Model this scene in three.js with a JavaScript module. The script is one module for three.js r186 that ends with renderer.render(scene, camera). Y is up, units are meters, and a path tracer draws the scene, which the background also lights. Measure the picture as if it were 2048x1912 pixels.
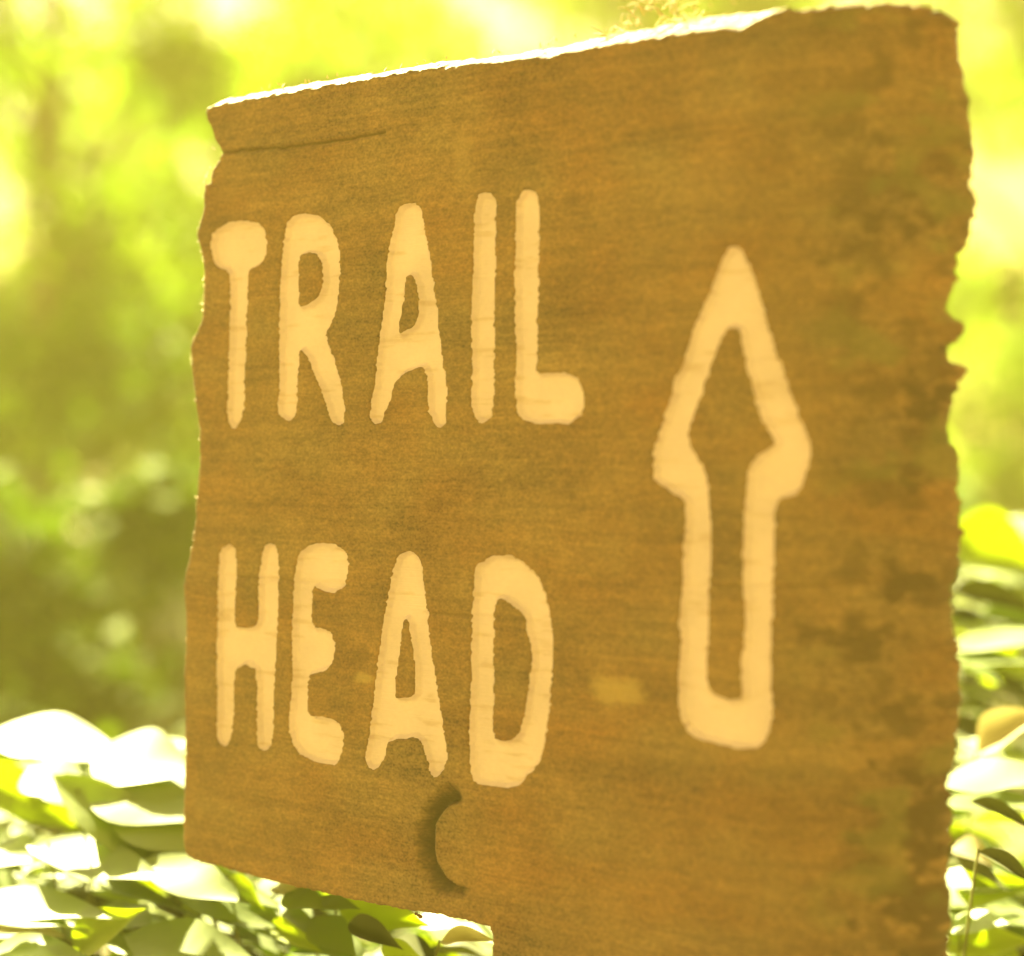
import * as THREE from 'three';
import { mergeGeometries } from 'three/addons/utils/BufferGeometryUtils.js';

// ---------------------------------------------------------------- camera, sky, sun, exposure
const scene = new THREE.Scene();
const EYE = 0.78;                                    // metres above the ground, kneeling height
const camera = new THREE.PerspectiveCamera(2 * Math.atan(956 / 3245) * 180 / Math.PI, 1024 / 956, 0.05, 400);
camera.position.set(0, EYE, 0);
camera.rotation.set(-Math.atan(49 / 3245), 0, 0);
camera.focus = 1.11;
camera.userData.fStop = 1.85;
scene.add(camera);

const SUN_EL = 40 * Math.PI / 180, SUN_AZ = -23 * Math.PI / 180;   // behind the sign, a little to the left
const sunDir = new THREE.Vector3(Math.cos(SUN_EL) * Math.sin(SUN_AZ), Math.sin(SUN_EL), -Math.cos(SUN_EL) * Math.cos(SUN_AZ));

function makeSky() {                                 // hazy golden summer sky, brighter round the sun
  const W = 512, Hh = 256, a = new Float32Array(W * Hh * 4), d = new THREE.Vector3();
  for (let j = 0; j < Hh; j++) for (let i = 0; i < W; i++) {
    const lat = ((j + 0.5) / Hh - 0.5) * Math.PI, lon = ((i + 0.5) / W - 0.5) * 2 * Math.PI;
    d.set(Math.cos(lat) * Math.cos(lon), Math.sin(lat), Math.cos(lat) * Math.sin(lon));
    const ang = Math.acos(Math.min(1, Math.max(-1, d.dot(sunDir)))) * 180 / Math.PI;
    const glow = 1.2 * Math.exp(-ang / 9) + 0.2 * Math.exp(-ang / 24);
    const up = Math.max(0, Math.sin(lat));
    const k = 0.021 + 0.022 * (1 - up) + glow, o = 4 * (j * W + i);
    a[o] = k * 1.0; a[o + 1] = k * (0.74 + 0.03 * (1 - up)); a[o + 2] = k * (0.52 + 0.03 * up); a[o + 3] = 1;
  }
  const t = new THREE.DataTexture(a, W, Hh, THREE.RGBAFormat, THREE.FloatType);
  t.mapping = THREE.EquirectangularReflectionMapping; t.magFilter = THREE.LinearFilter; t.minFilter = THREE.LinearFilter; t.needsUpdate = true;
  return t;
}
scene.background = makeSky();
scene.environment = scene.background;

const sun = new THREE.DirectionalLight(new THREE.Color().setRGB(1.0, 0.9, 0.4), 5);
sun.position.copy(sunDir).multiplyScalar(40); sun.target.position.set(0, 0, -3);
sun.castShadow = true; sun.shadow.radius = 1; sun.shadow.mapSize.set(2048, 2048);
Object.assign(sun.shadow.camera, { left: -20, right: 20, top: 20, bottom: -20, near: 1, far: 90 });
scene.add(sun, sun.target);

const renderer = new THREE.WebGLRenderer({ antialias: true });
renderer.setSize(1024, 956);
renderer.toneMapping = THREE.LinearToneMapping;
renderer.toneMappingExposure = 14;
renderer.shadowMap.enabled = true;

scene.fog = new THREE.FogExp2(new THREE.Color().setRGB(0.94, 0.84, 0.22), 0.014);   // sunlit, dusty woodland air

// ---------------------------------------------------------------- helpers
function rng(seed) { let s = seed >>> 0; return () => { s = (s + 0x6D2B79F5) >>> 0; let t = s; t = Math.imul(t ^ (t >>> 15), t | 1); t ^= t + Math.imul(t ^ (t >>> 7), t | 61); return ((t ^ (t >>> 14)) >>> 0) / 4294967296; }; }
function hash2(i, j, s) { let h = Math.imul(i, 374761393) ^ Math.imul(j, 668265263) ^ Math.imul(s, 982451653); h = Math.imul(h ^ (h >>> 13), 1274126177); return ((h ^ (h >>> 16)) >>> 0) / 4294967296; }
function vnoise(x, y, s = 1) {
  const i = Math.floor(x), j = Math.floor(y), fx = x - i, fy = y - j, u = fx * fx * (3 - 2 * fx), v = fy * fy * (3 - 2 * fy);
  const a = hash2(i, j, s), b = hash2(i + 1, j, s), c = hash2(i, j + 1, s), d = hash2(i + 1, j + 1, s);
  return (a + (b - a) * u + (c - a) * v + (a - b - c + d) * u * v) * 2 - 1;
}
function fbm(x, y, s = 1, o = 4) { let r = 0, a = 0.5; for (let k = 0; k < o; k++) { r += a * vnoise(x, y, s + k); x *= 2.03; y *= 2.03; a *= 0.5; } return r; }
const clamp01 = (x) => Math.min(1, Math.max(0, x));
const sstep = (a, b, x) => { const t = clamp01((x - a) / (b - a)); return t * t * (3 - 2 * t); };
const taken = {};
function numbered(n) { const k = taken[n] = (taken[n] ?? -1) + 1; return k ? n + '_' + String(k).padStart(3, '0') : n; }
function shade(o) { o.traverse((m) => { if (m.isMesh) { m.castShadow = true; m.receiveShadow = true; } }); return o; }
function mesh(name, geo, mat, parent) { const m = new THREE.Mesh(geo, mat); m.name = name; m.castShadow = m.receiveShadow = true; parent.add(m); return m; }
function thing(name, label, category, pos = [0, 0, 0], group) {
  const g = new THREE.Group(); g.name = numbered(name); g.position.set(...pos); g.userData = { label, category };
  if (group) g.userData.group = group;
  scene.add(g); return g;
}
function dataTex(n, m, fn, srgb = false) {
  const a = new Uint8Array(n * m * 4);
  for (let j = 0; j < m; j++) for (let i = 0; i < n; i++) { const c = fn(i / n, j / m), o = 4 * (j * n + i); for (let k = 0; k < 3; k++) a[o + k] = 255 * clamp01(srgb ? Math.pow(clamp01(c[k]), 1 / 2.2) : c[k]); a[o + 3] = 255; }
  const t = new THREE.DataTexture(a, n, m, THREE.RGBAFormat); t.wrapS = t.wrapT = THREE.RepeatWrapping; t.magFilter = THREE.LinearFilter; t.minFilter = THREE.LinearMipmapLinearFilter; t.generateMipmaps = true;
  if (srgb) t.colorSpace = THREE.SRGBColorSpace; t.needsUpdate = true; return t;
}
function tube(pts, r0, r1, seg = 10, rad = 6) {
  const c = new THREE.CatmullRomCurve3(pts), g = new THREE.TubeGeometry(c, seg, 1, rad, false), p = g.attributes.position, q = new THREE.Vector3();
  for (let i = 0; i <= seg; i++) { c.getPointAt(i / seg, q); const r = r0 + (r1 - r0) * i / seg; for (let k = 0; k <= rad; k++) { const n = i * (rad + 1) + k; p.setXYZ(n, q.x + (p.getX(n) - q.x) * r, q.y + (p.getY(n) - q.y) * r, q.z + (p.getZ(n) - q.z) * r); } }
  g.computeVertexNormals(); return g;
}
const V = (x, y, z) => new THREE.Vector3(x, y, z);

// ---------------------------------------------------------------- ground
{
  const g = new THREE.PlaneGeometry(160, 160, 200, 200); g.rotateX(-Math.PI / 2);
  const p = g.attributes.position, uv = g.attributes.uv;
  for (let i = 0; i < p.count; i++) { const x = p.getX(i), z = p.getZ(i), far = sstep(6, 60, Math.hypot(x, z)); p.setY(i, 0.05 * fbm(x * 0.4, z * 0.4, 3) - 0.01 + far * 2.0 * Math.abs(fbm(x * 0.03, z * 0.03, 8))); uv.setXY(i, x / 1.5, z / 1.5); }
  g.computeVertexNormals();
  const t = dataTex(512, 512, (u, v) => { const n = fbm(u * 24, v * 24, 21, 3), m = vnoise(u * 90, v * 90, 22); const k = 0.75 + 0.5 * n + 0.3 * m; return [0.11 * k, 0.085 * k, 0.04 * k]; }, true);
  const m = new THREE.Mesh(g, new THREE.MeshStandardMaterial({ map: t, roughness: 0.95, bumpMap: t, bumpScale: 0.01 }));
  m.name = 'ground'; m.receiveShadow = m.castShadow = true; m.userData = { kind: 'structure', label: 'brown woodland floor under the plants and the sign post' }; scene.add(m);
}

// ---------------------------------------------------------------- the trail sign: one sawn slab, outline and routed letters in mm (across the face, above the ground)
const OUTLINE = [-275.9,1040.8,-240,1041.9,-177.9,1042.5,-115.9,1041.2,-69.4,1041.6,-25.1,1038.5,22.5,1037.8,50.1,1039.8,81.2,1039.9,106.7,1040.6,137.5,1040.7,170,1039.3,190.1,1038.1,211.5,1039.3,223,1040.3,242.1,1039.8,257,1039.3,263.8,1034.7,269.3,1033.5,271.8,1027.9,271.6,1013.5,273.8,998.9,274.5,988.9,276.7,984.6,277.6,970,277.9,955.5,276.4,941,278.4,932.4,278.7,919.1,275.8,914.6,275.9,903,274.4,899.5,271.1,893.6,270.4,884.6,268.3,874.2,265.4,865.2,270.1,860,273,854.9,273,846.8,267.7,844.4,265.5,838.2,267.3,832.5,275.2,831.7,274.6,827.9,272.4,822.7,270.4,813.1,267.8,807,266.5,798,267.9,790.4,271.4,784.6,273.7,774.2,273.5,766.6,273.1,756.7,273.8,735.8,272.7,721,271,708.8,268.1,703,269.9,693.9,270.9,675.9,272.7,660.7,273.4,638.2,273.5,618.6,272,603.8,268.5,599.2,272,595.3,267.4,590.2,269.2,584.3,269.7,570.6,269.7,555.7,268.2,540.5,268.7,525.6,269.4,510.3,269.9,486.9,269.9,300,267.9,120,272.9,-60,-18.4,-60,-15.4,150,-16.4,330,-16.4,450.4,-16.4,469.2,-25.3,468.7,-34.4,470.5,-42.2,469.9,-59,470.5,-90.3,469.4,-123.2,468.3,-163.8,468.9,-187.6,468.8,-209,469.9,-241,471.3,-266.1,472.4,-291.9,473.1,-301,475.6,-304.7,484.2,-304.1,512.4,-303.4,540.6,-303.8,568.2,-304.2,596.2,-303,624.4,-301.3,652.1,-301.8,671,-303.3,683.7,-297.9,700.6,-293.5,717.3,-290.8,734.2,-290.2,745.1,-287,763.9,-284.3,782.6,-289.4,811.1,-294.6,847.5,-295.6,863.7,-288.1,870.9,-282.8,885.2,-281.6,910.1,-283.7,932.2,-288.9,941.5,-287.8,948.5,-282.5,958.8,-281.4,980.7,-277.1,991,-272.4,999.4,-268.2,1002.7,-274.4,1008.5,-279.6,1019.8,-285.4,1029.4,-282.7,1037.2];
const GLYPHS = {
  T: [[-273.7,936.6,-269.9,945.3,-257.3,949.7,-240.1,950.9,-225.5,948,-217.8,940.3,-216,928.8,-218.4,920.3,-225.6,916.4,-232.9,914.2,-235.8,910.9,-235.9,889.7,-238,854.4,-239.8,827.9,-239.3,813.7,-243,803.1,-250,797,-255.4,803.3,-257.8,812.2,-255.8,824.7,-255.2,846.1,-253.9,881.7,-253.8,908.5,-255.5,913.9,-266.2,917.3,-273,925.8]],
  R: [[-199.3,938,-194.6,948,-183,950.8,-171.5,949.5,-157.9,942.4,-148.9,929.9,-146.1,913.6,-147.9,893.5,-151.3,876.7,-160.3,864.4,-158.1,856.7,-151.3,842.8,-145.8,825.7,-142.5,812.2,-144.3,802,-149.2,799,-155.9,803,-161.6,817.6,-169.5,833.1,-177.5,848,-185.5,855.1,-186,847.4,-187.5,826.7,-187.5,812.9,-190.8,805.2,-197.4,803,-205.6,807.1,-206.8,814.9,-203.9,827.1,-205.5,853.3,-204.2,879.3,-203,905.3,-201.3,922.6], [-185.4,919.7,-178.4,922.7,-168.1,920.6,-163.6,914,-162,902.8,-164.8,894.4,-171.6,887.1,-179.7,884.6,-185.5,883.9,-185.4,899.1]],
  A: [[-96.7,944.8,-90.3,949.5,-81.9,949.3,-75.7,946.3,-73.6,939.6,-69.5,921.4,-65.4,900.1,-61.8,875.6,-58.9,856.1,-56.3,836.6,-53.3,823.6,-53.3,809.1,-55.3,798.6,-60.4,796.2,-65.5,802,-70.1,809.3,-68.6,822.3,-71.7,835.4,-74.8,839.6,-84.2,836.6,-94.7,832,-100,824.7,-101.1,818.1,-106.4,809.9,-109.7,800.8,-116.2,798.9,-120.5,803.4,-119.4,811.8,-116.1,826.7,-113.9,845,-109.6,868.1,-106.3,887.8,-104.2,907.5,-103.1,919,-97.7,931.8], [-88.7,898.3,-85.1,901.3,-81,899.4,-78.9,892.8,-76.8,884.5,-77.4,874.8,-80,866.7,-88.3,863.5,-94.7,860,-94.6,868.2,-91.5,878.7,-89.3,886.8]],
  I: [[-29.6,945.4,-26.2,949.9,-20.4,950.6,-14.5,947.3,-12.6,940.8,-13.2,917.2,-13.6,885.8,-14.5,854.3,-14.5,822.7,-15.9,806.9,-20.4,800.3,-26.3,799.9,-31.6,804,-33.2,815.2,-32.2,839.1,-33.2,863,-32.2,886.8,-30.8,918.6]],
  L: [[2.8,939.5,5.6,947,11.3,949.6,17,948.3,20.7,943.3,21.1,930.1,20.7,899.3,19.8,868.4,18.9,840.5,18.9,830.5,30,831.7,42.9,830.6,52,825.7,55.6,816.5,53.8,805.9,47.5,799.9,35.6,798.2,22.6,799.4,9.4,800.6,3.7,804.3,1.8,814.5,2.8,845.8,1.8,884.9,2.8,916.1]],
  H: [[-266.4,701.8,-263.8,710.1,-256.2,713.9,-249.9,710.5,-248,698.8,-248.8,673.5,-250.1,651.7,-240.1,652.6,-226.6,652.8,-225.3,667.5,-226.5,683.6,-223.2,701.6,-221.5,710.6,-215.4,715.8,-208.6,712.8,-206.2,704,-205.8,684.5,-207.1,661.4,-207.9,640.1,-209.6,613.3,-210.9,586.5,-211.5,572.2,-215.8,564.6,-222.7,563.5,-227.6,568.7,-228,584.8,-226.7,602.9,-227.9,622.5,-234,623.9,-240.2,624.9,-249,620.9,-250.8,609.9,-250.9,586.3,-253.5,569.7,-260.6,562,-266.9,565.6,-270.2,573.5,-268.1,590.2,-268.5,617.6,-267.9,643.3,-266.5,672.6]],
  E: [[-190.3,697.6,-186.7,708.3,-175,715.6,-158.8,717,-145.1,714,-139.5,706.5,-140.6,694.5,-145.2,684.8,-154.3,682.1,-165.8,683.8,-172.7,687,-173.9,677.3,-173.9,656.4,-163.5,657,-155.5,654,-151.6,643.9,-153.2,633.4,-161.3,626.8,-170.5,624.3,-177.1,621.2,-177.6,607.1,-178.1,593.1,-166,593.3,-153.3,593.6,-145.4,587.5,-143.6,579.1,-146.6,568.4,-150,560.3,-161.4,560.7,-177.7,562.4,-189.4,567.3,-195.4,577.3,-196,587.9,-193.6,602.2,-191.7,623.6,-193.5,648.1,-191.5,676.4]],
  A2: [[-99.8,699.6,-96.6,709.8,-88,713.8,-79.5,712.1,-74.2,705.6,-73.2,692.4,-70.1,676,-67,649.7,-62.8,630.2,-58.7,607.5,-56.6,592.9,-52.9,578.4,-56.6,566.5,-62.9,562.5,-67.5,564.4,-70.2,573.3,-74.4,581.1,-76.5,587.6,-88.2,586.4,-103.2,583.5,-105.4,577.9,-109.8,565.6,-116.4,560.1,-123,563.2,-124.8,569.9,-121.9,581.3,-119.6,595.1,-116.3,612.4,-113,636.4,-108.6,660.4,-104.2,684.3], [-90.2,666.5,-87,667.6,-84.9,661.9,-82.8,650.3,-80.7,638.8,-80,625.5,-80.7,615.5,-90.3,613.8,-98.4,612.6,-97.1,624.1,-94.5,639.5,-92.4,654.7]],
  D: [[-30.1,706.5,-23.1,708.4,-20.1,712.6,-8.3,713.8,1.5,713.7,9.2,708.9,18.8,702.9,24.5,692.2,29.2,678.3,31.6,662.8,31.1,640.8,29.2,620.2,26.4,599.5,22.6,584.9,16.9,576.4,11.2,572.6,7.3,565,-4.4,562.5,-18.2,562,-30.1,563,-33.8,569.1,-35.2,586.8,-35.2,603.1,-33.1,626.1,-32.5,652.1,-32.5,676.4,-31.1,696], [-12.2,685.6,-4.4,683.6,3.4,679.2,10.2,674.1,11.1,666.2,14.6,655.3,15.4,642.7,13.1,631.5,11.1,615.4,7.3,602.4,1.5,594.6,-8.3,591.5,-15.2,594.5,-15.8,605,-14.2,624.4,-15.2,653.3,-14.2,674.3]],
  arrow: [[158.7,902.4,163.6,901.3,167.5,893.5,172.2,881.2,176.8,866,181.3,847.8,187.2,832.6,192.2,816.1,197.1,802.5,202,790.5,203.3,783.1,202.7,774.1,201.3,766.6,200,763.5,195.8,756,187.4,753.7,184.5,749.1,183.8,728,183.4,705.4,182.4,682.7,181.7,660,183,637.4,183.6,626.8,180.4,613,175.9,607.4,166.6,605.1,156.9,605.3,148.4,607.2,139.8,607.9,131,609.3,124.8,617.3,122.7,624.1,122.6,643.6,124.7,664.1,122.9,681.1,125.6,699.9,125.2,718.6,127.3,734.2,128.1,746.6,125.5,752.8,115.7,758.1,106.7,762.7,104.9,767.5,105.4,784.8,109.3,791,113.8,805.1,117.4,812.8,119.1,825.2,125.3,829.7,129.7,846.6,134.9,858.7,141,870.7,146.1,881.1,151.2,894.5,154.6,900.4], [159.6,854.9,162.9,852.2,164.5,843.8,166.9,834.6,170,823.9,172.4,810.3,177,799.7,181.4,790.6,184.7,785.3,180,781.6,172.5,777.8,168.6,771,167.5,765.6,167.1,756.5,165.5,735.2,165.1,713.9,164.8,701.7,167.2,686.6,166.5,666.8,164.1,656,164.6,643.8,166.5,635.6,160.1,633.6,151.8,635.2,144,637.6,142.3,645.2,142.8,673,143.1,696.1,144.7,719.3,144.3,742.3,142.9,762.3,141.5,767.8,136.8,775.4,129.8,786.3,128.9,792.5,134.1,804.8,139.3,818.5,144.5,832.2,149.6,845.8,154.7,853.2]],
};
const BOARD_TURN = -35 * Math.PI / 180, THICK = 112, STEP = 1.3;
const pairs = (a) => { const r = []; for (let i = 0; i < a.length; i += 2) r.push([a[i], a[i + 1]]); return r; };
function smoothPoly(P) {                              // one round of corner cutting
  const r = []; for (let i = 0; i < P.length; i++) { const a = P[i], b = P[(i + 1) % P.length]; r.push([a[0] * 0.75 + b[0] * 0.25, a[1] * 0.75 + b[1] * 0.25], [a[0] * 0.25 + b[0] * 0.75, a[1] * 0.25 + b[1] * 0.75]); } return r;
}
function sdPoly(P, x, y) {                            // > 0 inside
  let d = 1e9, inside = false;
  for (let i = 0, j = P.length - 1; i < P.length; j = i++) {
    const ax = P[i][0], ay = P[i][1], bx = P[j][0], by = P[j][1], ex = bx - ax, ey = by - ay, wx = x - ax, wy = y - ay;
    const t = clamp01((wx * ex + wy * ey) / (ex * ex + ey * ey + 1e-9)), dx = wx - ex * t, dy = wy - ey * t;
    d = Math.min(d, dx * dx + dy * dy);
    if ((ay > y) !== (by > y) && x < (bx - ax) * (y - ay) / (by - ay) + ax) inside = !inside;
  }
  return Math.sqrt(d) * (inside ? 1 : -1);
}
function distLine(P, x, y) { let d = 1e9; for (let i = 0; i + 1 < P.length; i++) { const ex = P[i + 1][0] - P[i][0], ey = P[i + 1][1] - P[i][1], wx = x - P[i][0], wy = y - P[i][1], t = clamp01((wx * ex + wy * ey) / (ex * ex + ey * ey)); d = Math.min(d, Math.hypot(wx - ex * t, wy - ey * t)); } return d; }
const outlineP = pairs(OUTLINE).map(([x, y]) => [x, y > 1030 && x < 200 ? y + 0.48 * stripWidth(x) : y]), outlineS = smoothPoly(outlineP);
const glyphs = Object.values(GLYPHS).map((polys) => { const P = polys.map((p) => smoothPoly(pairs(p))); const xs = P[0].map((p) => p[0]), ys = P[0].map((p) => p[1]); return { P, x0: Math.min(...xs) - 4, x1: Math.max(...xs) + 4, y0: Math.min(...ys) - 4, y1: Math.max(...ys) + 4 }; });
const CRACKS = [[[-272, 1003], [-203, 999], [-146, 997.5], [-106, 999]], [[-76, 671.7], [-44, 672.8], [-9.5, 672.2]], [[120, 700.4], [185, 701.3], [250, 706]], [[-262, 690], [-140, 688]]];
const CRESCENT = [[-50, 549], [-60, 541], [-67, 529], [-69, 515], [-66, 502], [-57, 494], [-45, 495]];
function glyphField(x, y) {                           // [index, depth inside] of the routed mark here; edges torn a little along the grain
  for (let k = 0; k < glyphs.length; k++) {
    const g = glyphs[k]; if (x < g.x0 || x > g.x1 || y < g.y0 || y > g.y1) continue;
    let d = sdPoly(g.P[0], x, y); for (let h = 1; h < g.P.length; h++) d = Math.min(d, -sdPoly(g.P[h], x, y));
    return [k, d + 0.85 * vnoise(x / 7, y / 2.1, 31) + 0.45 * vnoise(x / 2.5, y / 1.3, 32)];
  }
  return [-1, -99];
}
const rightness = (x, y) => sstep(190, 235, x + 14 * vnoise(y / 60, 2, 77)) ;
function outlineField(x, y) {
  const d = sdPoly(outlineS, x, y), r = sstep(210, 250, x), low = sstep(480, 560, y);
  return d + (0.5 + 0.3 * low + 0.9 * r) * vnoise(x / 4.5, y / 4.5, 41) + (0.35 + 0.5 * r) * vnoise(x / 1.9, y / 1.9, 42) + 0.8 * r * vnoise(x / 14, y / 11, 43);
}
function stripWidth(x) { return (7.5 + 7.5 * sstep(-40, 110, x) + 0.9 * vnoise(x / 30, 3, 51) + 0.7 * vnoise(x / 6, 4, 52)) * (1 - sstep(160, 192, x)); }
function height(x, y, dOut, gi, dG) {
  let z = -Math.pow(Math.max(0, x - 150), 2) / 250 + 1.2 * fbm(x / 95, y / 42, 61, 3) + (dG > 0 ? 0.4 : 1) * (0.2 * fbm(x / 40, y / 6, 62, 3) + 0.07 * vnoise(x / 14, y / 1.8, 63));
  const r = rightness(x, y);
  z += r * (2.4 * fbm(x / 24, y / 26, 64, 5) + 0.5 * vnoise(x / 5, y / 5, 66) + 0.4 * vnoise(x / 2.4, y / 2.4, 67));
  const rad = 2.6 + 1.6 * vnoise(x / 30, y / 30, 65) + 4 * r, e = Math.max(0, rad - Math.max(dOut, 0)) / rad;
  z -= rad * (1 - Math.sqrt(Math.max(0, 1 - e * e))) * (1 + 0.2 * r);
  if (y > 980) { const w = stripWidth(x); if (dOut < w) z -= 1.9 * (w - Math.max(dOut, 0)); }
  for (let k = 0; k < CRACKS.length; k++) { const d = distLine(CRACKS[k], x, y + 0.8 * vnoise(x / 8, k, 71)); if (d < 1.6) z -= (k ? 1.3 : 2.6) * (1 - d / 1.6); }
  if (x > -95 && x < -20 && y > 470 && y < 570) {     // the crescent gouge, steep on its inner side
    const d = distLine(CRESCENT, x, y), inner = Math.hypot((x + 40) / 1.0, (y - 520) / 1.15) + 2 * fbm(x / 9, y / 9, 93, 4);
    z -= 9 * (1 - sstep(0, 13, d)) * (inner < 26 ? sstep(23.6, 26, inner) : 1);
  }
  if (dG > 0) { const t = clamp01(dG / 2.8); z -= 4.4 * (1 - (1 - t) * (1 - t)) + 0.1 * vnoise(x / 4, y / 4, 73); }
  return z;
}
const STAINS = [[220.7, 969.7, 14, 9, 0.5], [244.8, 920.6, 20, 13, 0.75], [223.4, 894.7, 13, 8, 0.7], [263.3, 811, 11, 26, 0.95], [249.9, 761.8, 11, 11, 0.85], [250, 703.8, 16, 12, 0.9], [224, 671.8, 20, 10, 0.8], [245.6, 628.3, 15, 16, 0.7], [259.6, 572.7, 20, 30, 0.95], [255.1, 543.7, 24, 40, 0.85], [262, 505.5, 26, 60, 0.9], [-126.5, 640, 8, 5, 0.3]];
function woodColour(x, y) {
  const grain = 0.5 + 0.5 * fbm(x / 120 + 3, y / 3.2, 81, 4), band = 0.5 + 0.5 * fbm(x / 160, y / 21, 82, 3), blotch = 0.5 + 0.5 * fbm(x / 38, y / 38, 83, 4), speck = vnoise(x / 1.5, y / 0.9, 84);
  let k = 0.30 + 0.36 * grain + 0.30 * band + 0.55 * blotch + 0.24 * speck + 0.13 * vnoise(x / 9, y / 1.0, 97) + 0.22 * vnoise(x / 1.1, y / 1.1, 92);
  const warm = 0.5 + 0.5 * fbm(x / 55 + 9, y / 30, 85, 3);
  let c = [0.196 * k, (0.088 + 0.036 * warm) * k, (0.022 + 0.026 * warm) * k];
  let s = 0;                                          // dirt and old lichen on the weathered right side
  for (const [sx, sy, rx, ry, a] of STAINS) { const q = Math.hypot((x - sx) / rx, (y - sy) / ry) + 1.9 * fbm(x / 9, y / 7.5, 86, 6); s = Math.max(s, a * (1 - sstep(0.35, 1.05, q))); }
  s = Math.max(s, 0.6 * sstep(185, 240, x) * sstep(0.0, 0.4, fbm(x / 14, y / 12, 87, 6)));
  const dirt = [0.075, 0.04, 0.007]; c = c.map((v, i) => v + (dirt[i] - v) * s);
  const green = 0.5 * sstep(0.12, 0.4, fbm(x / 30 + 5, y / 24, 88, 3)) * sstep(170, 250, x); c = c.map((v, i) => v + ([0.14, 0.12, 0.03][i] - v) * green);
  const paleA = 1 - sstep(0.3, 1.2, Math.hypot((x - 80) / 24, (y - 633) / 10) + 0.6 * fbm(x / 9, y / 6, 89, 4)); c = c.map((v, i) => v + ([0.40, 0.27, 0.09][i] - v) * 0.5 * paleA);
  const paleB = 1 - sstep(0.3, 1.2, Math.hypot((x + 126) / 11, (y - 624) / 5) + 0.5 * fbm(x / 6, y / 5, 90, 4)); c = c.map((v, i) => v + ([0.40, 0.27, 0.09][i] - v) * 0.5 * paleB);
  const flareSpot = 1 - sstep(0.2, 1.2, Math.hypot((x + 40) / 11, (y - 976) / 22) + 0.35 * fbm(x / 8, y / 8, 94, 4)); c = c.map((v, i) => v + ([0.36, 0.22, 0.08][i] - v) * 0.3 * flareSpot);  // pale ellipse of lens flare painted into the wood colour
  for (const K of CRACKS) { const d = distLine(K, x, y + 0.8 * vnoise(x / 8, CRACKS.indexOf(K), 71)); const f = (K === CRACKS[0] ? 0.8 : 0.4) * (1 - sstep(0.3, 1.4, d)); c = c.map((v, i) => v + (dirt[i] - v) * f); }
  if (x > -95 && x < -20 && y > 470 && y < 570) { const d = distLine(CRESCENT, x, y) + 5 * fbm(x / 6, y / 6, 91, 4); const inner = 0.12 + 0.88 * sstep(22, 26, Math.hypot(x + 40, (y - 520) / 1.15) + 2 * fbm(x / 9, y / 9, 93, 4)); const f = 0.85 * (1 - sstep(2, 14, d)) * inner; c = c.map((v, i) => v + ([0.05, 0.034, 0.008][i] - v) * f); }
  return c;
}
const TEX0 = [-300, 440], TEXW = 620;                 // the texture covers 620 mm of the face
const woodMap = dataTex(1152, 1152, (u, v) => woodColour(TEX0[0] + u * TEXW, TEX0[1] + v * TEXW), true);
const woodBump = dataTex(1024, 1024, (u, v) => { const x = u * 160, y = v * 160; const g = 0.5 + 0.3 * fbm(x / 30, y / 0.8, 95, 4) + 0.2 * fbm(x / 3, y / 3, 96, 3); return [g, g, g]; });
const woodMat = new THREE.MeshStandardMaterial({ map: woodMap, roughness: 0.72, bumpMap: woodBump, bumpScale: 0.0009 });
woodBump.repeat.set(TEXW / 160, TEXW / 160);
const paintMap = dataTex(768, 768, (u, v) => {
  const x = TEX0[0] + u * TEXW, y = TEX0[1] + v * TEXW, b = fbm(x / 20, y / 20, 101, 4), w = sstep(0.2, 0.6, fbm(x / 24, y / 4, 102, 4)), s = vnoise(x / 2, y / 1.2, 103), k = 1 + 0.1 * b + 0.035 * s;
  return [(0.57 - 0.08 * w) * k, (0.43 - 0.08 * w) * k, (0.42 - 0.12 * w) * k];
}, true);
const paintMat = new THREE.MeshStandardMaterial({ map: paintMap, roughness: 0.7, bumpMap: woodBump, bumpScale: 0.0003 });
const rimSplinterMat = new THREE.MeshPhysicalMaterial({ color: new THREE.Color().setRGB(0.5, 0.37, 0.2), roughness: 0.8, transmission: 0.4, thickness: 0 });  // brightened so the added edge fibres read as a sunlit rim
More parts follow.
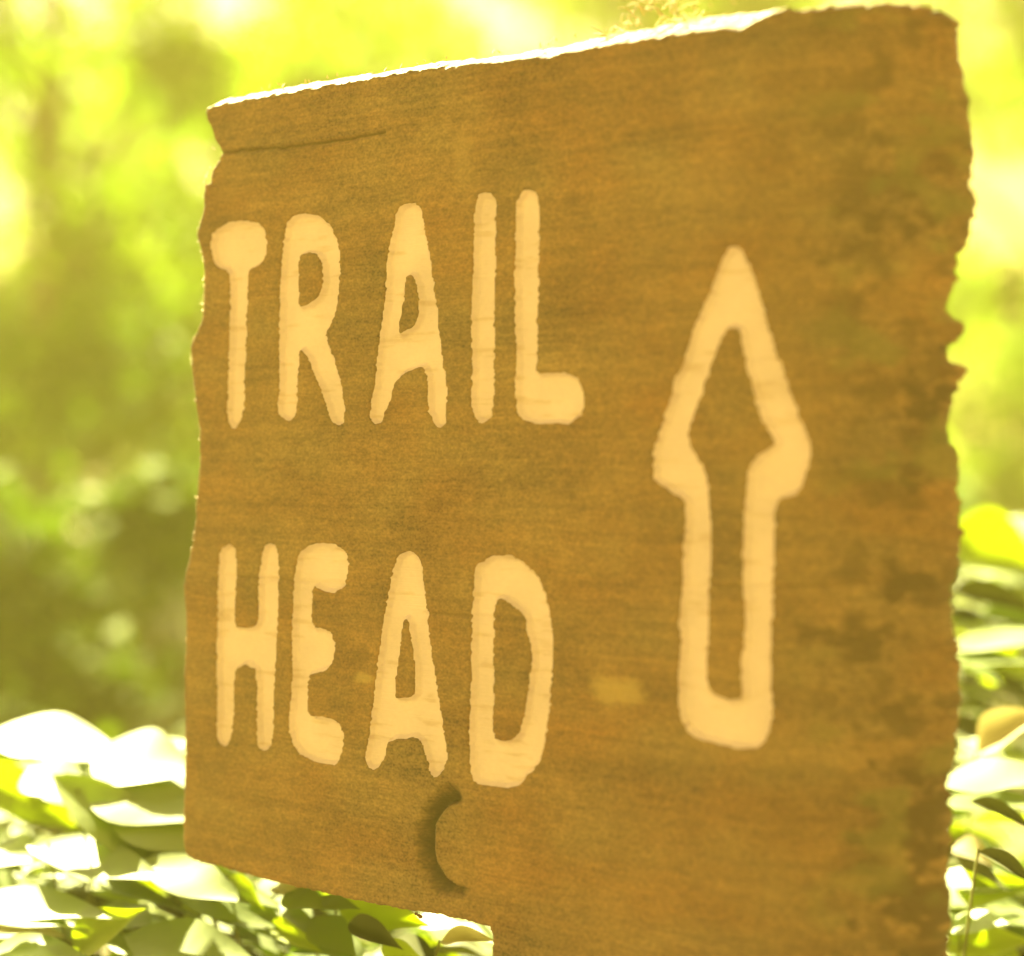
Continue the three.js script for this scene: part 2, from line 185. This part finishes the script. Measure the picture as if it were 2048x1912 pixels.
{
  const sign = thing('trail_sign', 'weathered brown wooden slab sign with routed cream TRAIL HEAD lettering and upward arrow', 'sign', [0, 0, -1.05]);
  sign.rotation.y = BOARD_TURN;
  const xs = outlineP.map((p) => p[0]), x0 = Math.min(...xs) - 4, x1 = Math.max(...xs) + 4, y0 = -64, y1 = 1060;
  const nx = Math.ceil((x1 - x0) / STEP) + 1, ny = Math.ceil((y1 - y0) / STEP) + 1, O = new Float32Array(nx * ny), G = new Float32Array(nx * ny), GI = new Int8Array(nx * ny), Zs = new Float32Array(nx * ny);
  for (let j = 0; j < ny; j++) for (let i = 0; i < nx; i++) {
    const x = x0 + i * STEP, y = y0 + j * STEP, n = j * nx + i; O[n] = outlineField(x, y);
    if (O[n] > -4) { const [gi, d] = glyphField(x, y); GI[n] = gi; G[n] = d; Zs[n] = height(x, y, O[n], gi, d); } else { GI[n] = -1; G[n] = -99; }
  }
  const parts = [{ pos: [], nor: [], uv: [] }, ...glyphs.map(() => ({ pos: [], nor: [], uv: [] }))], walls = { pos: [], nor: [], uv: [] };
  const nrm = (i, j) => { const a = Zs[j * nx + Math.min(nx - 1, i + 1)] - Zs[j * nx + Math.max(0, i - 1)], b = Zs[Math.min(ny - 1, j + 1) * nx + i] - Zs[Math.max(0, j - 1) * nx + i]; const X = -a / (2 * STEP), Y = -b / (2 * STEP), l = Math.hypot(X, Y, 1); return [X / l, Y / l, 1 / l]; };
  const vert = (i, j) => { const n = j * nx + i, m = nrm(i, j); return { x: x0 + i * STEP, y: y0 + j * STEP, z: Zs[n], o: O[n], g: G[n], n: m }; };
  const lerp = (a, b, t) => ({ x: a.x + (b.x - a.x) * t, y: a.y + (b.y - a.y) * t, z: a.z + (b.z - a.z) * t, o: a.o + (b.o - a.o) * t, g: a.g + (b.g - a.g) * t, n: [0, 1, 2].map((k) => a.n[k] + (b.n[k] - a.n[k]) * t) });
  function clip(poly, key, sign_, cuts) {             // keep where sign_ * v[key] >= 0
    const r = []; const c = [];
    for (let i = 0; i < poly.length; i++) {
      const a = poly[i], b = poly[(i + 1) % poly.length], fa = sign_ * a[key], fb = sign_ * b[key];
      if (fa >= 0) r.push(a);
      if ((fa >= 0) !== (fb >= 0)) { const p = lerp(a, b, fa / (fa - fb)); r.push(p); c.push([p, fa >= 0]); }
    }
    if (cuts && c.length === 2) cuts.push(c[0][1] ? [c[0][0], c[1][0]] : [c[1][0], c[0][0]]);
    return r;
  }
  const put = (d, v, n) => { d.pos.push(v.x / 1000, v.y / 1000, v.z / 1000); d.nor.push(...n); d.uv.push((v.x - TEX0[0]) / TEXW, (v.y - TEX0[1]) / TEXW); };
  const emit = (d, poly) => { for (let k = 1; k + 1 < poly.length; k++) for (const v of [poly[0], poly[k], poly[k + 1]]) put(d, v, v.n); };
  for (let j = 0; j + 1 < ny; j++) for (let i = 0; i + 1 < nx; i++) {
    const q = [j * nx + i, j * nx + i + 1, (j + 1) * nx + i + 1, (j + 1) * nx + i];
    if (q.every((n) => O[n] < 0)) continue;
    const gi = Math.max(...q.map((n) => GI[n])), c = [vert(i, j), vert(i + 1, j), vert(i + 1, j + 1), vert(i, j + 1)];
    for (const t of [[c[0], c[1], c[2]], [c[0], c[2], c[3]]]) {
      let poly = t;
      if (t.some((v) => v.o < 0)) { const cuts = []; poly = clip(t, 'o', 1, cuts); for (const [a, b] of cuts) { const l = Math.hypot(b.x - a.x, b.y - a.y) || 1, n = [(b.y - a.y) / l, -(b.x - a.x) / l, 0], back = (v) => ({ ...v, x: v.x - 75 * sstep(190, 250, v.x), z: -THICK }), A = back(a), B = back(b); for (const v of [a, A, B, a, B, b]) put(walls, v, n); } }
      if (poly.length < 3) continue;
      if (poly.some((v) => v.g > 0)) { const ins = clip(poly, 'g', 1), out = clip(poly, 'g', -1); if (ins.length > 2) emit(parts[1 + gi], ins); if (out.length > 2) emit(parts[0], out); } else emit(parts[0], poly);
    }
  }
  const geo = (d) => { const g = new THREE.BufferGeometry(); g.setAttribute('position', new THREE.Float32BufferAttribute(d.pos, 3)); g.setAttribute('normal', new THREE.Float32BufferAttribute(d.nor, 3)); g.setAttribute('uv', new THREE.Float32BufferAttribute(d.uv, 2)); return g; };
  const back = new THREE.ShapeGeometry(new THREE.Shape(outlineS.map(([x, y]) => new THREE.Vector2((x - 75 * sstep(190, 250, x)) / 1000, y / 1000)))).toNonIndexed();
  { const p = back.attributes.position, n = back.attributes.normal, u = back.attributes.uv; for (let k = 0; k < p.count; k += 3) { const ax = p.getX(k + 1), ay = p.getY(k + 1); p.setXY(k + 1, p.getX(k + 2), p.getY(k + 2)); p.setXY(k + 2, ax, ay); } for (let k = 0; k < p.count; k++) { p.setZ(k, -THICK / 1000 - 0.0005); n.setXYZ(k, 0, 0, -1); u.setXY(k, p.getX(k) / 0.62, p.getY(k) / 0.62); } }
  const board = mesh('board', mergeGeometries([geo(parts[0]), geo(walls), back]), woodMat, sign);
  Object.keys(GLYPHS).forEach((k, n) => {
    const m = mesh(k === 'arrow' ? 'arrow' : 'letter', geo(parts[1 + n]), paintMat, sign);
    m.userData.label = k === 'arrow' ? 'routed cream outline arrow pointing up' : 'routed cream letter ' + k[0];
  });
  // splinters on sawn end and top edge, mostly added as a bright rim
  const R = rng(5), fib = [];
  for (let k = 0; k < 330; k++) {
    const left = k < 300, rimFibre = left && k > 11, x = left ? 0 : -250 + R() * 420, y = left ? 470 + R() * 540 : 1040, s = left ? -1 : 1;
    let ex = x, ey = y; if (left) { for (ex = -300; ex < -200 && outlineField(ex, y) < 0.5; ex += 0.5); } else { for (ey = 1060; ey > 1000 && outlineField(x, ey) < 0.5; ey -= 0.5); }
    const l = rimFibre ? 1.0 + 2.4 * R() * R() : 2 + 5 * R(), dir = left ? V(-l, rimFibre ? (R() - 0.3) * l : (R() - 0.3) * 3, 0) : V((R() - 0.4) * l * 1.6, l * 0.45, 1.5), a = V(ex, ey, rimFibre ? -1.5 - 2 * R() : -3 - 9 * R());
    fib.push(tube([a, a.clone().addScaledVector(dir, 0.5).add(V(0, 0.5 * R(), 0)), a.clone().add(dir)].map((p) => p.multiplyScalar(0.001)), rimFibre ? 0.0005 : 0.0007, 0.0002, 4, 5));
  }
  mesh('rim_splinters', mergeGeometries(fib), rimSplinterMat, sign).userData.kind = 'stuff';

  // litter and moss caught on the top edge
  const place = (g) => { g.position.set(0, 0, -1.05); g.rotation.y = BOARD_TURN; return g; };
  const tuft = place(thing('moss_tuft', 'dry frayed moss tuft lying on top edge of the wooden sign', 'moss'));
  const dome = new THREE.SphereGeometry(1, 40, 20, 0, Math.PI * 2, 0, Math.PI * 0.62), dp = dome.attributes.position;
  for (let k = 0; k < dp.count; k++) { const x = dp.getX(k), y = dp.getY(k), z = dp.getZ(k), f = 1 + 0.75 * fbm(x * 3 + 5, z * 3 + y * 2, 111, 5); dp.setXYZ(k, 0.090 + 0.036 * x * f, 1.034 + 0.006 * y * f * f * (1 - 0.3 * x), -0.030 + 0.016 * z * f); }
  dome.computeVertexNormals();
  mesh('clump', dome, new THREE.MeshPhysicalMaterial({ color: new THREE.Color().setRGB(0.34, 0.24, 0.08), roughness: 0.95, side: THREE.DoubleSide }), tuft);
  const hairs = [];
  for (let k = 0; k < 80; k++) {
    const t = R(), a = R() * Math.PI, x = 0.053 + 0.088 * t, hgt = 0.024 * Math.sin(Math.PI * clamp01((x - 0.053) / 0.075)), b = V(x, 1.038 + hgt * Math.pow(R(), 0.35), -0.016 - 0.022 * R()), d = V((R() - 0.5) * 0.034, 0.002 + 0.008 * R(), (R() - 0.5) * 0.012);
    hairs.push(tube([b, b.clone().addScaledVector(d, 0.6).add(V(0, 0.002 * R(), 0)), b.clone().add(d).add(V(0, -0.003 * R(), 0))], 0.0005, 0.0002, 4, 4));
  }
  const hm = mesh('strands', mergeGeometries(hairs), new THREE.MeshPhysicalMaterial({ color: new THREE.Color().setRGB(0.42, 0.34, 0.13), roughness: 0.9, transmission: 0.35 }), tuft); hm.userData.kind = 'stuff';

  const ant = place(thing('ant', 'tiny brown ant hanging under the bottom edge of the sign', 'ant'));
  const antMat = new THREE.MeshPhysicalMaterial({ color: new THREE.Color().setRGB(0.16, 0.06, 0.015), roughness: 0.35 }), bits = [];
  for (const [dx, dy, r, s] of [[0, 0, 0.0011, 1], [0.0018, -0.0006, 0.0008, 1.3], [0.0040, -0.0013, 0.0014, 1.4]]) { const e = new THREE.SphereGeometry(r, 12, 8); e.scale(s, 1, 1); e.translate(-0.089 + dx, 0.4635 + dy, -0.012); bits.push(e); }
  mesh('body', mergeGeometries(bits), antMat, ant);
  for (const s of [-1, 0, 1]) for (const z of [-1, 1]) mesh('leg', tube([V(-0.0872, 0.4629, -0.012), V(-0.0872 + s * 0.0022, 0.4642, -0.012 + z * 0.0018), V(-0.0872 + s * 0.0036, 0.4662 - 0.0003 * s, -0.012 + z * 0.003)], 0.00022, 0.00012, 5, 4), antMat, ant);
}
// where the larger leaves sit: kind, foot, tip, width in metres
const HERO = {
  A: [['w',[-0.467,0.517,-1.5],[-0.367,0.511,-1.47],0.029], ['y',[-0.476,0.502,-1.42],[-0.367,0.453,-1.39],0.037], ['w',[-0.402,0.504,-1.4],[-0.362,0.491,-1.37],0.022], ['w',[-0.443,0.451,-1.36],[-0.404,0.448,-1.33],0.019], ['y',[-0.493,0.505,-1.5],[-0.443,0.483,-1.47],0.028]],
  B: [['w',[-0.332,0.529,-1.36],[-0.261,0.518,-1.33],0.031], ['w',[-0.339,0.512,-1.33],[-0.251,0.491,-1.3],0.035], ['w',[-0.324,0.499,-1.31],[-0.251,0.466,-1.28],0.030], ['w',[-0.349,0.51,-1.3],[-0.255,0.443,-1.27],0.022], ['w',[-0.263,0.448,-1.28],[-0.18,0.415,-1.25],0.022], ['w',[-0.313,0.515,-1.4],[-0.264,0.533,-1.37],0.017], ['y',[-0.365,0.51,-1.4],[-0.319,0.495,-1.37],0.026]],
  C: [['w',[-0.367,0.472,-1.28],[-0.27,0.458,-1.25],0.020], ['w',[-0.278,0.457,-1.26],[-0.207,0.44,-1.23],0.017], ['w',[-0.424,0.432,-1.24],[-0.322,0.428,-1.21],0.017], ['w',[-0.394,0.409,-1.22],[-0.326,0.412,-1.19],0.015], ['y',[-0.339,0.397,-1.24],[-0.277,0.44,-1.21],0.032], ['w',[-0.288,0.418,-1.22],[-0.197,0.405,-1.19],0.023], ['y',[-0.365,0.428,-1.4],[-0.294,0.406,-1.37],0.026], ['c',[-0.424,0.397,-1.3],[-0.351,0.401,-1.27],0.018], ['w',[-0.302,0.423,-1.27],[-0.274,0.422,-1.24],0.013]],
  D: [['y',[-0.224,0.447,-1.27],[-0.19,0.43,-1.24],0.016], ['w',[-0.207,0.438,-1.29],[-0.171,0.422,-1.26],0.016], ['c',[-0.183,0.447,-1.25],[-0.153,0.441,-1.22],0.015], ['y',[-0.135,0.434,-1.24],[-0.061,0.427,-1.21],0.029], ['k',[-0.122,0.432,-1.2],[-0.079,0.421,-1.17],0.017], ['w',[-0.067,0.421,-1.25],[-0.034,0.424,-1.22],0.010], ['c',[-0.053,0.424,-1.18],[-0.012,0.434,-1.15],0.011], ['w',[-0.14,0.424,-1.22],[-0.11,0.411,-1.19],0.013], ['y',[-0.189,0.417,-1.25],[-0.132,0.401,-1.22],0.017], ['w',[-0.243,0.421,-1.3],[-0.206,0.405,-1.27],0.020], ['w',[-0.157,0.448,-1.2],[-0.132,0.446,-1.17],0.011], ['y',[-0.098,0.415,-1.2],[-0.059,0.409,-1.17],0.015], ['w',[-0.259,0.461,-1.3],[-0.218,0.433,-1.27],0.024]],
  E: [['y',[0.454,0.7,-1.7],[0.549,0.66,-1.67],0.065], ['w',[0.408,0.604,-1.5],[0.488,0.616,-1.47],0.018], ['y',[0.414,0.592,-1.55],[0.5,0.577,-1.52],0.031], ['k',[0.432,0.645,-1.6],[0.516,0.624,-1.57],0.025], ['w',[0.52,0.69,-1.8],[0.587,0.702,-1.77],0.017]],
  G: [['c',[0.401,0.521,-1.4],[0.455,0.563,-1.37],0.026], ['w',[0.336,0.517,-1.3],[0.414,0.53,-1.27],0.020], ['k',[0.354,0.512,-1.25],[0.398,0.494,-1.22],0.011], ['k',[0.346,0.486,-1.2],[0.382,0.466,-1.17],0.012], ['w',[0.34,0.439,-1.3],[0.362,0.439,-1.27],0.016], ['y',[0.353,0.407,-1.35],[0.431,0.428,-1.32],0.029], ['w',[0.355,0.406,-1.28],[0.381,0.417,-1.25],0.014], ['y',[0.344,0.38,-1.3],[0.411,0.398,-1.27],0.028], ['c',[0.366,0.453,-1.35],[0.394,0.444,-1.32],0.017], ['k',[0.397,0.528,-1.5],[0.439,0.524,-1.47],0.023]],
};

// ---------------------------------------------------------------- leaves
const leafMat = (r, g, b, tr = 0.5, coat = 1, cr = 0.3) => new THREE.MeshPhysicalMaterial({ color: new THREE.Color().setRGB(r, g, b), roughness: 0.92, transmission: tr, thickness: 0, clearcoat: coat, clearcoatRoughness: cr, side: THREE.DoubleSide, ior: 1.45 });
const LEAF = { w: leafMat(0.12, 0.19, 0.002, 0.45, 1, 0.45), y: leafMat(0.28, 0.37, 0.002, 0.7, 0.25, 0.35), c: leafMat(0.36, 0.31, 0.12, 0.55, 0.8, 0.45), k: leafMat(0.045, 0.055, 0.004, 0.12, 0.12, 0.4), g: leafMat(0.09, 0.155, 0.002, 0.55, 0.25, 0.35) };  // k: colour darkened for shaded leaves; y: brightened for backlit ones
const stemMat = new THREE.MeshStandardMaterial({ color: new THREE.Color().setRGB(0.10, 0.11, 0.015), roughness: 0.8 });
function leafGeo(seed, flat = 1) {                              // unit leaf: from the origin along +x, normal +y, width 1
  const R = rng(seed), N = 12, M = 2, pos = [], idx = [], fold = (0.22 + 0.22 * R()) * flat, droop = (0.12 + 0.2 * R()) * flat, wave = 0.03 + 0.05 * R(), ph = R() * 6, bend = (R() - 0.5) * 0.25;
  for (let i = 0; i <= N; i++) {
    const t = i / N, w = 0.5 * Math.pow(Math.sin(Math.PI * Math.pow(t, 0.72)), 1.25) * (1 + 0.06 * Math.sin(t * 11 + ph)) + 0.004;
    for (let j = 0; j <= M; j++) { const s = j / M * 2 - 1, y = Math.abs(s) * fold * w * 2 - droop * (t - 0.5) * (t - 0.5) * 1.6 + wave * Math.sin(t * 9 + ph + s * 2) * Math.abs(s) * w * 2; pos.push(t, y * 0.55, s * w + bend * t * (1 - t)); }
  }
  for (let i = 0; i < N; i++) for (let j = 0; j < M; j++) { const a = i * (M + 1) + j, b = a + M + 1; idx.push(a, a + 1, b, a + 1, b + 1, b); }
  const g = new THREE.BufferGeometry(); g.setAttribute('position', new THREE.Float32BufferAttribute(pos, 3)); g.setIndex(idx); g.computeVertexNormals(); return g;
}
const LEAVES = [1, 2, 3, 4, 5, 6, 7, 8].map((s) => leafGeo(s * 17)), FLATTER = [1, 2, 3, 4, 5, 6, 7, 8].map((s) => leafGeo(s * 23, 0.4));
const toEye = V(0, 0.22, 1).normalize(), MIRROR = sunDir.clone().add(toEye).normalize();
function addLeaf(parent, base, tip, width, up, mat, k, curl = 0.9) {   // in the plant's own axes
  const X = tip.clone().sub(base), len = X.length(); X.normalize();
  const Y = up.clone().addScaledVector(X, -up.dot(X)).normalize(), Z = X.clone().cross(Y);
  const m = mesh('leaf', (mat === LEAF.w ? FLATTER : LEAVES)[k % LEAVES.length], mat, parent);
  m.matrixAutoUpdate = false; m.matrix.makeBasis(X.multiplyScalar(len), Y.multiplyScalar(Math.max(len, width) * curl), Z.multiplyScalar(width)).setPosition(base);
  m.matrix.decompose(m.position, m.quaternion, m.scale); m.matrixAutoUpdate = true;
  return m;
}
function stemTo(parent, foot, tip, R, r = 0.0022) {
  const mid = foot.clone().lerp(tip, 0.55); mid.y += 0.06 * tip.y; mid.x += (R() - 0.5) * 0.03;
  return mesh('stem', tube([foot, mid, tip], r * 1.1, r * 0.5, 8, 5), stemMat, parent);
}
function heroPlant(key, label, seed, extra) {
  const R = rng(seed), list = HERO[key], c = list.reduce((a, l) => a.add(V(l[1][0], 0, l[1][2])), V(0, 0, 0)).multiplyScalar(1 / list.length);
  c.z -= 0.12;
  const p = thing('broadleaf_plant', label, 'plant', [c.x, 0, c.z], 'broad-leaved plants round the sign');
  list.forEach(([type, b, t, w], k) => {
    const B = V(b[0] - c.x, b[1], b[2] - c.z), T = V(t[0] - c.x, t[1], t[2] - c.z), J = V((R() - 0.5) * 0.12, 0, (R() - 0.5) * 0.12);
    if (type === 'w') { const X = T.clone().sub(B); for (const o of [0, 1, 2]) { const sh = V((R() - 0.5) * 0.03, o * -0.010 + (R() - 0.5) * 0.01, -0.02 * o); addLeaf(p, B.clone().addScaledVector(X, -0.15 - 0.3 * R() * (o > 0)).add(sh), T.clone().addScaledVector(X, 0.15 + 0.3 * R() * (o > 0)).add(sh).add(V(0, (R() - 0.6) * 0.02 * o, 0.02 * (R() - 0.5))), (o ? 0.65 : 1) * w / 0.42, MIRROR.clone().add(J).add(V((R() - 0.5) * 0.25 * o, 0, (R() - 0.5) * 0.25 * o)), LEAF.w, k * 3 + o + seed, 0.55); } }
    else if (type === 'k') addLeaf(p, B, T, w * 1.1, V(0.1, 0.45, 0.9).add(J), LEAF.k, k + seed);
    else if (type === 'c') addLeaf(p, B, T, w * 1.5, V(-0.1, 0.8, 0.6).add(J), LEAF.c, k + seed);
    else addLeaf(p, B, T, w * 1.15, V(-0.15, 0.55, 0.8).add(J), LEAF.y, k + seed);
    if (k % 3 === 0) stemTo(p, V((R() - 0.5) * 0.03, 0, (R() - 0.5) * 0.03), B, R);
  });
  for (let k = 0; k < extra; k++) {                   // lower and farther leaves of the same plant
    const s = list[Math.floor(R() * list.length)], B = V(s[1][0] - c.x + (R() - 0.5) * 0.16, s[1][1] - 0.03 - 0.16 * R(), s[1][2] - c.z - 0.02 - 0.22 * R()), a = (R() - 0.35) * 1.6, l = 0.04 + 0.09 * R() * R(), T = B.clone().add(V(Math.cos(a) * l, -0.35 * l * (R() - 0.1), Math.sin(a) * l * 0.8)), q = R();
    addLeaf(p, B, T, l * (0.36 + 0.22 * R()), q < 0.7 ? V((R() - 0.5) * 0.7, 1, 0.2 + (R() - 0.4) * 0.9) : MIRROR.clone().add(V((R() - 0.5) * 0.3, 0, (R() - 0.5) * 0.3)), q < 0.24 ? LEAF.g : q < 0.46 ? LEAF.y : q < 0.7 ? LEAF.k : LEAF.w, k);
    if (k % 9 === 0) stemTo(p, V((R() - 0.5) * 0.05, 0, (R() - 0.5) * 0.05), B, R);
  }
  return p;
}
heroPlant('A', 'broad-leaved plant whose long yellow backlit leaf hangs left of the sign', 201, 110);
heroPlant('B', 'leafy plant with large white sunlit leaf cluster against the sign\'s lower left corner', 202, 110);
heroPlant('C', 'low plant with white streaked leaves and one curled yellow-green leaf below the sign corner', 203, 110);
heroPlant('D', 'small-leaved plant with bright yellow leaf under the sign\'s bottom edge beside the post', 204, 110);
heroPlant('E', 'tall plant with big bright yellow leaf beside the sign\'s eroded right edge', 205, 110);
heroPlant('G', 'low plant with pale leaves and dark grey blades beside the foot of the sign', 206, 110);
// ---------------------------------------------------------------- bushes and trees behind
const folMats = [[0.095, 0.19, 0.003], [0.145, 0.25, 0.003], [0.055, 0.10, 0.003]].map(([r, g, b], i) => new THREE.MeshPhysicalMaterial({ color: new THREE.Color().setRGB(r, g, b), roughness: 0.85, transmission: [0.6, 0.65, 0.4][i], thickness: 0, specularIntensity: 0.3, side: THREE.DoubleSide, vertexColors: true }));
const barkTex = dataTex(256, 256, (u, v) => { const n = 0.8 + 0.5 * fbm(u * 20, v * 5, 121, 4); return [0.12 * n, 0.09 * n, 0.055 * n]; }, true);
const barkMat = new THREE.MeshStandardMaterial({ map: barkTex, bumpMap: barkTex, bumpScale: 0.01, roughness: 0.95 });
function foliage(centres, n, size, R) {               // many small folded leaves spread through clumps
  const pos = [], col = [], idx = [], q = new THREE.Quaternion(), e = new THREE.Euler(), v = V(0, 0, 0);
  for (let k = 0; k < n; k++) {
    const [cx, cy, cz, r] = centres[Math.floor(R() * centres.length)], a = R() * 6.283, b = Math.acos(2 * R() - 1), d = r * Math.pow(R(), 0.45), s = size * (0.6 + 0.8 * R());
    const x = cx + d * Math.sin(b) * Math.cos(a), y = cy + d * 0.75 * Math.cos(b), z = cz + d * Math.sin(b) * Math.sin(a);
    e.set((R() - 0.5) * 1.8, R() * 6.283, (R() - 0.5) * 1.8); q.setFromEuler(e);
    const t = 0.7 + 0.6 * R(), h = 0.9 + 0.25 * R(), o = pos.length / 3;
    for (const p of [[-0.5, 0, 0], [0.05, 0.06, 0.27], [0.05, 0.06, -0.27], [0.55, -0.05, 0]]) { v.set(...p).multiplyScalar(s).applyQuaternion(q); pos.push(x + v.x, y + v.y, z + v.z); col.push(t * h, t, t); }
    idx.push(o, o + 1, o + 3, o, o + 3, o + 2);
  }
  const g = new THREE.BufferGeometry(); g.setAttribute('position', new THREE.Float32BufferAttribute(pos, 3)); g.setAttribute('color', new THREE.Float32BufferAttribute(col, 3)); g.setIndex(idx); g.computeVertexNormals(); return g;
}
function bush(x, z, h, r, n, mat, seed, label) {
  const R = rng(seed), p = thing('bush', label, 'bush', [x, 0, z], 'bushes behind the sign'), cs = [];
  for (let k = 0; k < 16; k++) { const a = R() * 6.283, d = r * Math.sqrt(R()); cs.push([Math.cos(a) * d, h * (0.2 + 0.7 * R()) * (1 - 0.4 * d / r), Math.sin(a) * d, r * (0.22 + 0.2 * R())]); }
  for (let k = 0; k < 6; k++) { const c = cs[k]; mesh('stem', tube([V((R() - 0.5) * 0.1, -0.05, (R() - 0.5) * 0.1), V(c[0] * 0.4, c[1] * 0.6, c[2] * 0.4), V(c[0], c[1], c[2])], 0.014, 0.004, 8, 5), barkMat, p); }
  mesh('foliage', foliage(cs, n, 0.085, R), folMats[mat], p);
}
function tree(x, z, h, crownY, r, n, mat, seed, label, trunkR = 0.11, leaf = 0.13) {
  const R = rng(seed), p = thing('broadleaf_tree', label, 'tree', [x, 0, z], 'trees behind the sign'), cs = [], lean = (R() - 0.5) * 0.6;
  for (let k = 0; k < 34; k++) { const a = R() * 6.283, d = r * Math.sqrt(R()), t = R(); cs.push([lean + Math.cos(a) * d * (0.55 + 0.45 * Math.sin(Math.PI * t)), crownY + (h - crownY) * t, Math.sin(a) * d, r * (0.18 + 0.2 * R())]); }
  mesh('trunk', tube([V(0, -0.1, 0), V(lean * 0.2, h * 0.3, 0.05), V(lean * 0.7, h * 0.6, -0.05), V(lean, h * 0.92, 0)], trunkR, trunkR * 0.25, 14, 9), barkMat, p);
  for (let k = 0; k < 9; k++) { const c = cs[k], y = Math.min(c[1] * 0.8, h * 0.75), lx = lean * y / h; mesh('limb', tube([V(lx, y - 0.3, 0), V((lx + c[0]) / 2, (y + c[1]) / 2 + 0.1, c[2] / 2), V(c[0], c[1], c[2])], trunkR * 0.35, 0.012, 8, 6), barkMat, p); }
  mesh('crown', foliage(cs, n, leaf, R), folMats[mat], p);
}
bush(-0.98, -3.6, 1.05, 0.55, 2600, 2, 301, 'dark green bush standing low behind the sign\'s left edge');
bush(-1.75, -5.2, 1.7, 0.8, 3400, 0, 302, 'mid green bush beyond the dark low bush');
bush(0.1, -4.6, 1.0, 0.7, 2600, 2, 303, 'bush hidden mostly behind the sign slab');
bush(1.35, -4.2, 0.95, 0.5, 2400, 0, 304, 'low green bush beyond the sign\'s eroded right edge');
bush(2.0, -6.2, 2.1, 0.9, 3800, 1, 305, 'taller yellow-green bush beyond the right edge of the sign');
bush(-0.4, -6.6, 1.5, 0.9, 3400, 0, 306, 'rounded bush between the far tree trunks');
bush(-2.6, -8.6, 2.0, 1.1, 4200, 0, 307, 'wide green bush under the yellow-green tree\'s crown');
bush(-3.4, -11.5, 2.4, 1.3, 4200, 0, 308, 'far bush in front of the broad green tree on the sawn side');
bush(3.0, -10, 2.4, 1.2, 4200, 1, 309, 'far yellowish bush below the bright leafy tree');
tree(-2.2, -7.6, 3.5, 0.9, 1.3, 4200, 1, 311, 'yellow-green backlit tree beyond the bushes on the sign\'s sawn side');
tree(-0.9, -9.5, 3.9, 1.6, 1.2, 3800, 1, 312, 'slender tree whose crown shows above the sign\'s sloping top');
tree(1.1, -10.5, 4.6, 1.8, 1.6, 5000, 1, 313, 'yellow-green tree rising behind the sign slab');
tree(2.9, -8.2, 3.9, 1.2, 1.3, 4600, 1, 314, 'bright leafy tree beyond the eroded side of the sign');
tree(-4.6, -12, 4.8, 1.2, 2.0, 6500, 0, 315, 'broad green tree far behind on the sawn side of the sign', 0.16);
tree(4.8, -13, 5.2, 1.2, 2.0, 6500, 0, 316, 'broad green tree far behind on the eroded side of the sign', 0.16);
tree(-2.4, -16, 5.4, 1.2, 2.4, 6000, 0, 317, 'distant hazy tree between the two sunlit trees', 0.18, 0.18);
tree(2.0, -17, 6, 1.2, 2.6, 6000, 0, 318, 'distant tree behind the bright leafy one', 0.18, 0.18);

{                                                     // herbs and seedlings that cover the woodland floor
  const R = rng(400), N = 5200, g = LEAVES[2].clone(), im = new THREE.InstancedMesh(g, LEAF.g, N), m = new THREE.Matrix4(), q = new THREE.Quaternion(), e = new THREE.Euler(), c = new THREE.Color();
  for (let k = 0; k < N; k++) {
    const z = -1.9 - 11 * Math.pow(R(), 1.3), x = (R() - 0.5) * 1.5 * -z, s = 0.05 + 0.07 * R();
    e.set((R() - 0.5) * 1.3, R() * 6.283, (R() - 0.5) * 1.1); q.setFromEuler(e);
    m.compose(V(x, 0.04 + 0.28 * R() * R(), z), q, V(s, s, s * 0.5)); im.setMatrixAt(k, m);
    const t = 0.6 + 0.6 * R(); im.setColorAt(k, c.setRGB(t, t, t));
  }
  im.name = 'ground_cover'; im.castShadow = im.receiveShadow = true; im.userData = { label: 'low leafy herbs covering the woodland floor behind the sign', category: 'ground cover', kind: 'stuff' }; scene.add(im);
}

renderer.render(scene, camera);
